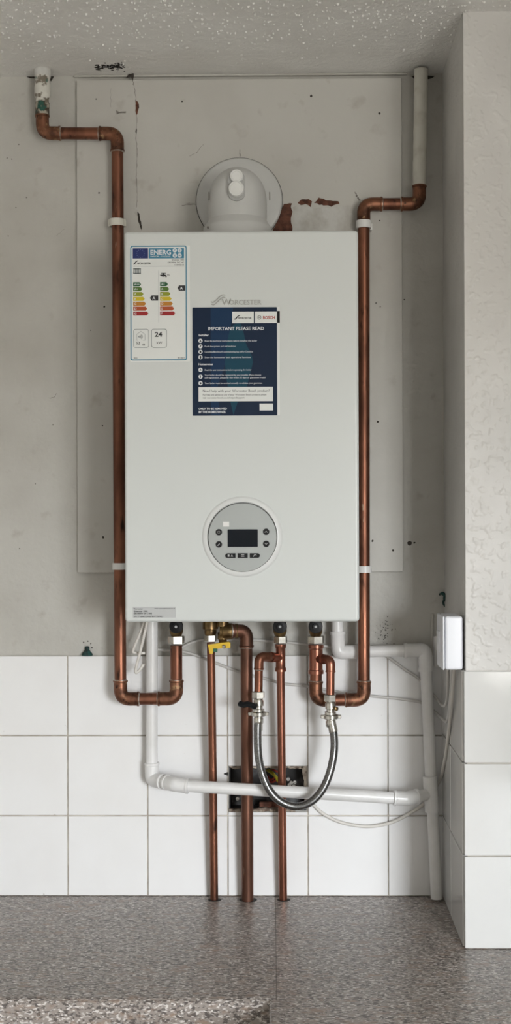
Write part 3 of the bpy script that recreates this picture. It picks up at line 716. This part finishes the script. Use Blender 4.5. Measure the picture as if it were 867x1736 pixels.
for a, lx in ((363.5, 'pipe_hole'), (420, 'pipe_hole'), (480.5, 'pipe_hole')):
    rr = .0125 if a != 420 else .0165
    pc = at(a, 1525, -.029); mb = MB(); n = 20
    mb.add([(pc.x+.001+rr*math.cos(2*PI*k/n), -.029+rr*.9*math.sin(2*PI*k/n), ZW+.0004) for k in range(n)], [list(range(n))])
    mb.build(lx, M['dark_gap'], w1 if a < 466 else w2, smooth=False)

# ------------------------------------------------------------------ flue
fc = at(406, 341, -BT)
fl_ = empty('flue', Vector((fc.x, -.14, at(406, 391, -.14).z))); tag(fl_, 'white plastic flue elbow with round wall plate on top of the boiler', 'flue')
MB().lathe(fc, (0,-1,0), [(0,.0805),(.003,.0805),(.006,.078),(.0075,.073),(.008,.05)], 64).build('wall_plate', M['flue'], fl_, angle=30)
MB().lathe(fc+Vector((0,.0003,0)), (0,-1,0), [(0,.0818),(.0006,.0818)], 64).build('sealant_gap', M['dark_gap'], fl_)
fy = -.140
zc_ = at(406, 328, fy-.03).z; zb = at(409, 391, -0.295).z
rE = .0515; nk = 48; mb = MB(); rings = []
for m_ in range(15):
    ring = []
    for k in range(nk):
        a = 2*PI*k/nk; s_ = math.sin(a); x = fc.x + rE*math.cos(a)
        rho = .026 + .020*s_; yo, zo = fy - s_*rE, zc_ + s_*rE
        if m_ == 0: ring.append((x, yo, zb))
        elif m_ == 14: ring.append((x, -BT-.004, zo))
        else:
            t = PI/2*(m_-1)/12; ring.append((x, yo + rho*(1-math.cos(t)), zo - rho*(1-math.sin(t))))
    rings += ring
mb.add(rings, [(i*nk+k, i*nk+(k+1) % nk, (i+1)*nk+(k+1) % nk, (i+1)*nk+k) for i in range(14) for k in range(nk)])
mb.build('elbow', M['flue'], fl_, angle=60)
zcol = at(406, 374, fy-.05).z
MB().lathe((fc.x, fy, zb), UP, [(0,.0605),(zcol-zb-.004,.0605),(zcol-zb,.059),(zcol-zb+.007,.0535),(zcol-zb+.012,.0512)], 48).build('collar', M['flue'], fl_)
for x in (354.5, 457.5): MB().box(at(x, 339, fy-.0135)-Vector((.0008,.003,0)), at(x, 326, fy-.0135)+Vector((.0008,.003,0)), .0003, 1).build('slot', M['mark'], fl_)
yt = fy-.0555
bx = lambda x: at(x, 315, yt).x
bz = lambda y: at(406, y, yt).z
rr = (bx(420.5)-bx(391.5))/2
bos = MB(); outer = [(fc.x+ (p[0]), p[1]) for p in [(x-(bx(391.5)+bx(420.5))/2, z) for x, z in rrect(bx(391.5), bx(420.5), bz(340), bz(289), rr*.98, 10)]]
bos.prism(outer, yt, fy+.02); bos.build('test_boss', M['flue_boss'], fl_, angle=30)
MB().lathe((fc.x, yt, bz(299.5)), (0,-1,0), [(0,.0115),(.005,.0115),(.0065,.0105),(.0065,.0085),(.0055,.008)], 28).build('test_cap', M['flue_cap'], fl_)
MB().lathe((fc.x-.0003, yt, bz(321)), (0,-1,0), [(0,.0138),(.006,.0138),(.008,.0125),(.008,.0105),(.007,.010)], 28).build('test_cap', M['flue_cap'], fl_)
MB().lathe(at(353, 386, fy-.035), (0,-1,0), [(0,.002),(.003,.002)], 8).build('screw', M['mark'], fl_)

# ------------------------------------------------------------------ boiler
YB = -0.295
FX = lambda x: at(x, 723, YB).x
FZ = lambda y: at(409, y, YB).z
Bx0, Bx1, Bz0, Bz1 = FX(211.3), FX(609), FZ(1054.5), FZ(391)
bo = empty('boiler', ((Bx0+Bx1)/2, -.15, Bz0)); tag(bo, 'white wall-hung combi boiler with round control panel and two large labels', 'boiler')
MB().box((Bx0+.003, -.018, Bz0+.002), (Bx1-.003, YB+.035, Bz1-.002), .002, 2).build('casing', M['boiler'], bo)
MB().box((Bx0, YB+.034, Bz0), (Bx1, YB, Bz1), .0055, 4).build('front_panel', M['boiler'], bo)
MB().box((Bx0+.004, -BT, Bz0+.02), (Bx1-.004, -.0182, Bz1-.02)).build('mounting_frame', M['boxmetal'], bo)
S = 1000.0/ (FX(1000)-FX(0)) / 1000.0     # pixels per mm at the front panel, used only to size the print
U = lambda px: (FX(px)-FX(0))
mmpx = (FX(1000)-FX(0))/1000.0            # metres per pixel
def plate(px0, py0, px1, py1, y0, y1, m, name, parent, r=0.0):
    x0, x1, z0, z1 = FX(px0), FX(px1), FZ(py1), FZ(py0)
    pts = rrect(x0, x1, z0, z1, r*mmpx, 4) if r else [(x0,z0),(x1,z0),(x1,z1),(x0,z1)]
    return MB().prism(pts, YB-y0, YB-y1).build(name, m, parent, smooth=False)
def poly(mb, pts, y, th=.0001):
    return mb.prism([(FX(a), FZ(b)) for a, b in pts], YB-y-th, YB-y)
def txt(mb, s, px, py, size, y, align='LEFT', bold=0.0, width=None):
    return mb.text(s, FX(px), FZ(py), YB-y, size*mmpx, align, bold, width*mmpx if width else None)

# embossed maker's mark: double swoosh and name
em = MB()
def swoosh(mb, y, pts, w, th):
    cl = spline([Vector((FX(a), 0, FZ(b))) for a, b in pts], 8); L_ = []; R_ = []
    for i, p in enumerate(cl):
        t = (cl[min(i+1, len(cl)-1)]-cl[max(i-1, 0)]).normalized(); u = i/(len(cl)-1); ww = w*mmpx*(0.45+0.55*math.sin(PI*min(1, .15+.8*u)))
        L_.append((p.x-t.z*ww, p.z+t.x*ww)); R_.append((p.x+t.z*ww, p.z-t.x*ww))
    n = len(L_); vs_ = [(x, YB-y-th, z) for x, z in L_]+[(x, YB-y-th, z) for x, z in R_]
    mb.add(vs_, [(i, n+i, n+i+1, i+1) for i in range(n-1)])
swoosh(em, .0, [(358.5,511),(362,512.5),(367,509),(374,502.5),(379,499.8),(383,500.5)], .9, .0008)
swoosh(em, .0, [(359,515.5),(363,516.8),(368,513),(375,506.5),(379,504),(383,504.8)], .9, .0008)
txt(em, 'W', 377, 517, 15, .0009, bold=.012)
txt(em, 'ORCESTER', 389, 516.5, 11.5, .0009, bold=.012, width=55)
em.build('embossed_logo', M['emboss'], bo, smooth=False)

# energy label
el = plate(221, 415.5, 323, 612.5, .0004, 0, M['paper'], 'energy_label', bo, 2); el['label'] = 'white energy rating label with coloured arrow bars'
y1 = .0006; y2 = .0008; y3 = .0010
fm = MB()
o_ = rrect(FX(221.8), FX(317.6), FZ(610.5), FZ(415.8), 3.5*mmpx, 5); i_ = rrect(FX(223.6), FX(315.8), FZ(608.7), FZ(417.6), 2.4*mmpx, 5)
n = len(o_); fm.add([(x, YB-y1, z) for x, z in o_]+[(x, YB-y1, z) for x, z in i_], [(i, (i+1) % n, (i+1) % n+n, i+n) for i in range(n)])
fm.build('border', M['teal'], el, smooth=False)
plate(226, 420, 252, 437.3, y1, .0004, M['flagblue'], 'flag', el)
stm = MB()
for k in range(12):
    a = 2*PI*k/12; cx, cy = 239.3+6.6*math.sin(a), 429-6.6*math.cos(a)
    poly(stm, [(cx+(1.0 if j % 2 == 0 else .45)*math.sin(PI*j/5), cy-(1.0 if j % 2 == 0 else .45)*math.cos(PI*j/5)) for j in range(10)], y1)
stm.build('flag_stars', M['star'], el, smooth=False)
plate(253.2, 420, 313, 437.3, y1, .0004, M['teal'], 'title_band', el)
tw = MB(); txt(tw, 'ENERG', 255.5, 431, 11.5, y2, bold=.022, width=35); txt(tw, 'енергия · ενέργεια', 256, 434.8, 3.4, y2, bold=.01, width=34)
for cx, cy in ((297.3,424),(305.5,424),(297.3,432.6),(305.5,432.6)): poly(tw, [(cx+3.7*math.cos(2*PI*k/20), cy+3.7*math.sin(2*PI*k/20)) for k in range(20)], y1)
tw.build('title_lettering', M['white_ink'], el, smooth=False)
tt = MB()
for s, cx, cy in (('Y',297.3,425.6),('IJ',305.5,425.6),('IE',297.3,434.2),('IA',305.5,434.2)): txt(tt, s, cx, cy, 4.4, y3, 'CENTER', .01)
tt.build('language_codes', M['teal'], el, smooth=False)
ik = MB()
swoosh(ik, y1, [(227,447),(229,446),(232,442.5),(235,441)], .9, 0)
txt(ik, 'WORCESTER', 233.5, 447.2, 4.4, y1, bold=.03, width=23.5)
txt(ik, 'Greenstar 1000', 313, 441, 3.3, y1, 'RIGHT', .008); txt(ik, 'GR1000W 24 C NG', 313, 445.4, 3.3, y1, 'RIGHT', .008); txt(ik, '7736902175', 313, 449.4, 3.3, y1, 'RIGHT', .008)
poly(ik, [(274,462),(282,462),(282,463.2),(279.2,463.2),(279.2,464.6),(281.8,465.2),(283.6,467.6),(283.6,469),(281.4,469),(280.8,467.6),(277.4,468.4),(272.4,466.8),(272.4,465),(276.8,464.6),(276.8,463.2),(274,463.2)], y1)
txt(ik, 'XL', 284, 466.8, 4.4, y1, bold=.01)
poly(ik, [(271.5-2.5,500),(258,500),(255,504.7),(258,509),(271.5-2.5,509)], y1)
poly(ik, [(315,483.5),(304.5,483.5),(301.8,488),(304.5,492.5),(315,492.5)], y1)
txt(ik, '24', 263, 570, 11, y1, bold=.03, width=12.5); txt(ik, 'kW', 266, 582.5, 6.3, y1, bold=.005); txt(ik, '52', 231.5, 583, 6.5, y1, bold=.015); txt(ik, 'dB', 241.5, 585, 4.6, y1, bold=.012)
txt(ik, '2015', 227, 607.3, 3.2, y1, bold=.02); txt(ik, '811/2013', 314, 607.3, 3.2, y1, 'RIGHT', .02)
ik.build('black_print', M['ink'], el, smooth=False)
wa = MB(); txt(wa, 'A', 259.5, 507, 6.6, y3, bold=.03); txt(wa, 'A', 306.3, 490.4, 6.6, y3, bold=.03)
gk = MB()
poly(gk, [(227,450.5),(313,450.5),(313,451),(227,451)], y1); poly(gk, [(269.6,458),(270.1,458),(270.1,546),(269.6,546)], y1)
for k in range(5): poly(gk, [(227+k*2.7,454),(229+k*2.7,454),(229+k*2.7,463.5),(227+k*2.7,463.5)], y1)
poly(gk, [(226.6,454.6),(239.8,454.6),(239.8,455.6),(226.6,455.6)], y1); poly(gk, [(226.6,462),(239.8,462),(239.8,463),(226.6,463)], y1)
def outline(mb, pts, w, y):
    for i in range(len(pts)-1):
        a = Vector((FX(pts[i][0]), FZ(pts[i][1]))); b = Vector((FX(pts[i+1][0]), FZ(pts[i+1][1]))); d = (b-a).normalized()*w*mmpx/2; nn = Vector((-d.y, d.x))
        q_ = [a-d+nn, b+d+nn, b+d-nn, a-d-nn]; mb.prism([(v.x, v.y) for v in q_], YB-y-.0001, YB-y)
def rr_px(x0, y0, x1, y1_, r):
    p = rrect(x0, x1, y0, y1_, r, 4); return p+[p[0]]
outline(gk, rr_px(227.3,557.5,252.5,588.5,3.2), .8, y1); outline(gk, rr_px(257.8,557.5,283,588.5,3.2), .8, y1)
outline(gk, [(234,576),(232.5,576),(232.5,566),(239.5,561),(246.5,566),(246.5,576),(243,576)], .6, y1)
for rr in (2, 3.6, 5.2): outline(gk, [(237+rr*math.cos(a), 570+rr*math.sin(a)) for a in [math.radians(-50+10*k) for k in range(11)]], .6, y1)
poly(gk, [(235,569),(236,569),(237.2,567.8),(237.2,572.2),(236,571),(235,571)], y1)
gk.build('grey_print', M['greyink'], el, smooth=False)
for col, x0, names in ((0, 226.6, ['A++','A+','A','B','C','D','G']), (1, 272.2, ['A+','A','B','C','D','E','F'])):
    for k in range(7):
        ya_, yb_ = 477.7+k*8.25, 484.6+k*8.25; w = 10.6+k*2.05
        poly(MB(), [(x0,ya_),(x0+1,ya_)], 0) if False else None
        b = MB(); poly(b, [(x0,ya_),(x0+w,ya_),(x0+w+2.9,(ya_+yb_)/2),(x0+w,yb_),(x0,yb_)], y1-.0001); b.build('rating_bar', M['band%d' % k], el, smooth=False)
        txt(wa, names[k], x0+1.8, yb_-1.5, 5.2, y3, bold=.01)
wa.build('white_lettering', M['white_ink'], el, smooth=False)

# navy notice
nl = plate(327, 521, 470.5, 704.5, .0005, 0, M['navy'], 'notice_label', bo, 1); nl['label'] = 'navy blue notice with white lettering'
plate(470.6, 520.5, 475, 704, .0003, 0, M['paper'], 'backing_edge', nl)
for pts, m in (([(358,521.5),(396,521.5),(392,552),(388,583),(382,618),(368,660),(374,704),(358,704)], 'navy2'),
               ([(397,550),(408,546),(413,560),(418,583),(428,604),(429.5,615),(423,640),(418,660),(404,680),(396,704),(391,680),(384,640),(382,615),(385,583),(390,562)], 'navy3')):
    b = MB(); poly(b, pts, .0005, .0001 if m == 'navy2' else .0002); b.build('printed_shape', M[m], nl, smooth=False)
yy = .0008; yz = .0011
plate(394.5, 528.3, 431.3, 548, yy, .0004, M['paper'], 'logo_panel', nl); plate(433.4, 528.3, 470.4, 548, yy, .0004, M['paper'], 'logo_panel', nl)
plate(470.8, 527.6, 475.3, 547.5, .0009, .0003, M['black'], 'black_tab', nl)
plate(337, 656, 463.3, 680.3, yy, .0004, M['paper'], 'help_panel', nl)
plate(440.5, 684.3, 463.3, 696.3, yy, .0004, M['paper'], 'blank_panel', nl)
wi = MB()
txt(wi, 'IMPORTANT PLEASE READ', 353, 559.8, 8.4, yy, bold=.018, width=95)
txt(wi, 'Installer', 337.5, 569.6, 5, yy, bold=.03, width=17); txt(wi, 'Homeowner', 337, 619, 5, yy, bold=.03, width=25)
for s, y, w in (('Read the technical instructions before installing the boiler', 579, 89), ('Flush the system and add inhibitor', 588.4, 53), ('Complete Benchmark commissioning log and/or Checklist', 597.6, 82),
                ('Show the homeowner basic operational functions', 607, 78), ('Read the user instructions before operating the boiler', 628.4, 79),
                ('Your boiler should be registered by your installer. If you choose', 637, 96), ('self registration, please do this within 30 days or guarantee invalid', 641.6, 103), ('Your boiler must be serviced annually to validate your guarantee', 650.8, 98)):
    txt(wi, s, 347.5, y, 3.9, yy, bold=0.004, width=w)
for y in (577.5, 587, 596.2, 605.3, 626.8, 638.3, 649.4):
    poly(wi, [(340.5+3.6*math.cos(2*PI*k/20), y+3.6*math.sin(2*PI*k/20)) for k in range(20)], .0007)
txt(wi, 'ONLY TO BE REMOVED', 337, 694.6, 5.2, yy, bold=.03, width=48); txt(wi, 'BY THE HOMEOWNER', 337, 700.2, 5.2, yy, bold=.03, width=46)
wi.build('white_lettering', M['white_ink'], nl, smooth=False)
bi = MB()
swoosh(bi, .0009, [(398,541),(400.5,540.5),(404,536.5),(408,534.6)], 1.0, 0)
txt(bi, 'WORCESTER', 404.5, 541, 4.6, .0009, bold=.03, width=23)
txt(bi, 'Need help with your Worcester Bosch product?', 344, 664.5, 6, .0009, bold=.003, width=113)
txt(bi, 'For help and advice on any of your Worcester Bosch products please', 344, 670.6, 4, .0009, bold=.006, width=108); txt(bi, 'visit worcester-bosch.co.uk/helpandsupport', 344, 675.6, 4, .0009, bold=.006, width=71)
outline(bi, [(440.5+3.1*math.cos(2*PI*k/20), 538.5+3.1*math.sin(2*PI*k/20)) for k in range(21)], .6, .0008)
outline(bi, [(439.3,536.2),(439.3,540.8)], .6, .0008); outline(bi, [(441.7,536.2),(441.7,540.8)], .6, .0008); outline(bi, [(439.3,538.5),(441.7,538.5)], .6, .0008)
for k, y in enumerate((577.5, 587, 596.2, 605.3, 626.8, 638.3, 649.4)):
    sh_ = [[(338.6,578.8),(340.5,575.8),(342.4,578.8)], [(338.8,588.6),(339.6,586.6),(341.6,584.8),(342.3,585.6),(340.5,588)], [(339,594.4),(342,594.4),(342,598),(339,598)], [(339.2,602.9),(341.8,602.9),(341.8,607.7),(339.2,607.7)], [(338.6,628),(340.5,625),(342.4,628)], [(339.9,635.8),(341.1,635.8),(341.1,640.8),(339.9,640.8)], [(339.2,647.6),(341.8,648.2),(342,651),(339.4,651.2)]][k]
    poly(bi, sh_, .0008)
bi.build('dark_print', M['ink'], nl, smooth=False)
rb = MB(); txt(rb, 'BOSCH', 446.5, 541.3, 7.2, .0009, bold=.03, width=20); rb.build('red_lettering', M['red_ink'], nl, smooth=False)

# data label at the lower left
dl = plate(224.5, 1028.5, 297.5, 1047, .0004, 0, M['plate'], 'data_label', bo, 1); dl['label'] = 'small silver data label'
di = MB()
txt(di, 'Worcester', 226, 1033, 3.5, y1, bold=.02); txt(di, 'Greenstar 1000', 226, 1037, 3.7, y1, bold=.03); txt(di, 'GR1000W 24 C NG', 226, 1040.8, 3.7, y1, bold=.03)
txt(di, 'www.worcester-bosch.co.uk', 296, 1032.3, 3.0, y1, 'RIGHT', .01, None); txt(di, 'S/N 7716040123456780977369021', 226, 1046, 3.3, y1, bold=.02, width=50)
di.build('dark_print', M['ink'], dl, smooth=False)

# control panel
cx_, cz_ = FX(411), FZ(911)
cp = MB().lathe((cx_-.0003, YB-.0002, cz_+.001), (0,-1,0), [(-.001,.0665),(.0015,.0652),(.0035,.062),(.0045,.0575),(.0035,.0572),(.0015,.0570)], 72).build('control_panel', M['bezel'], bo, angle=35); cp['label'] = 'round silver control panel with small dark display'
PR = 58.4*mmpx
MB().lathe((cx_, YB-.0012, cz_), (0,-1,0), [(0,PR*1.012),(.0022,PR*1.012)], 72).build('seam', M['dark_gap'], cp)
MB().lathe((cx_, YB-.0012, cz_), (0,-1,0), [(0,PR*.992),(.0033,PR*.992),(.0037,PR*.985)], 72).build('face', M['panel'], cp, angle=30)
yf = .0049
plate(386, 897.3, 436.8, 927, yf+.0012, yf-.001, M['screen'], 'display', cp, 1)
plate(378, 884.5, 388.5, 892.5, yf+.0006, yf-.001, M['clip_white'], 'paper_tab', cp)
ic = MB()
for x, y, s in ((371,902,'◦'), (371,922.7,'◦'), (451,901.5,'^'), (451,922,'v')):
    MB().lathe((FX(x), YB-yf+.001, FZ(y)), (0,-1,0), [(0,5.4*mmpx),(.0018,5.4*mmpx),(.0024,4.9*mmpx)], 24).build('button', M['black'], cp)
    yk = yf+.0016
    if s == '^': outline(ic, [(x-2,y+1),(x,y-1),(x+2,y+1)], .8, yk)
    elif s == 'v': outline(ic, [(x-2,y-1),(x,y+1),(x+2,y-1)], .8, yk)
    elif y < 910: outline(ic, rr_px(x-1.8,y-1.8,x+1.8,y+1.8,.8), .9, yk)
    else: outline(ic, [(x-1.6,y+1.6),(x+.8,y-.8)], 1.3, yk)
for x0, x1, l, r in ((381.8,399.2,1,0),(402.7,419.8,0,0),(423.3,440.4,0,1)):
    pts = []
    for k in range(9):
        a = PI/2 + PI*k/8; pts.append((x0+(3.9 if l else 1)+ (3.9 if l else 1)*math.cos(a), 941.8+ (3.9*math.sin(a) if l else 3.9*(1 if a < PI else -1))))
    for k in range(9):
        a = -PI/2 + PI*k/8; pts.append((x1-(3.9 if r else 1)+ (3.9 if r else 1)*math.cos(a), 941.8+ (3.9*math.sin(a) if r else 3.9*(-1 if a < 0 else 1))))
    MB().prism([(FX(a), FZ(b)) for a, b in pts], YB-yf-.0014, YB-yf+.001).build('button', M['black'], cp, smooth=False)
poly(ic, [(386,940),(389,940),(389,943.5),(386,943.5)], yf+.0015); outline(ic, [(391.5,943),(393,940.3),(394.5,943),(391.5,943)], .8, yf+.0015)
outline(ic, [(409,940.6),(413.5,940.6)], .9, yf+.0015); outline(ic, [(409,943),(413.5,943)], .9, yf+.0015)
outline(ic, [(429.5,943.3),(431,940.5),(434,940.5),(434,942)], .9, yf+.0015)
ic.build('icons', M['icon'], cp, smooth=False)

for o in bpy.data.objects:
    if o.name.split('.')[0] in ('black_print', 'dark_print', 'icons', 'grey_print', 'white_lettering', 'title_lettering', 'language_codes', 'flag_stars', 'red_lettering'): o['kind'] = 'stuff'
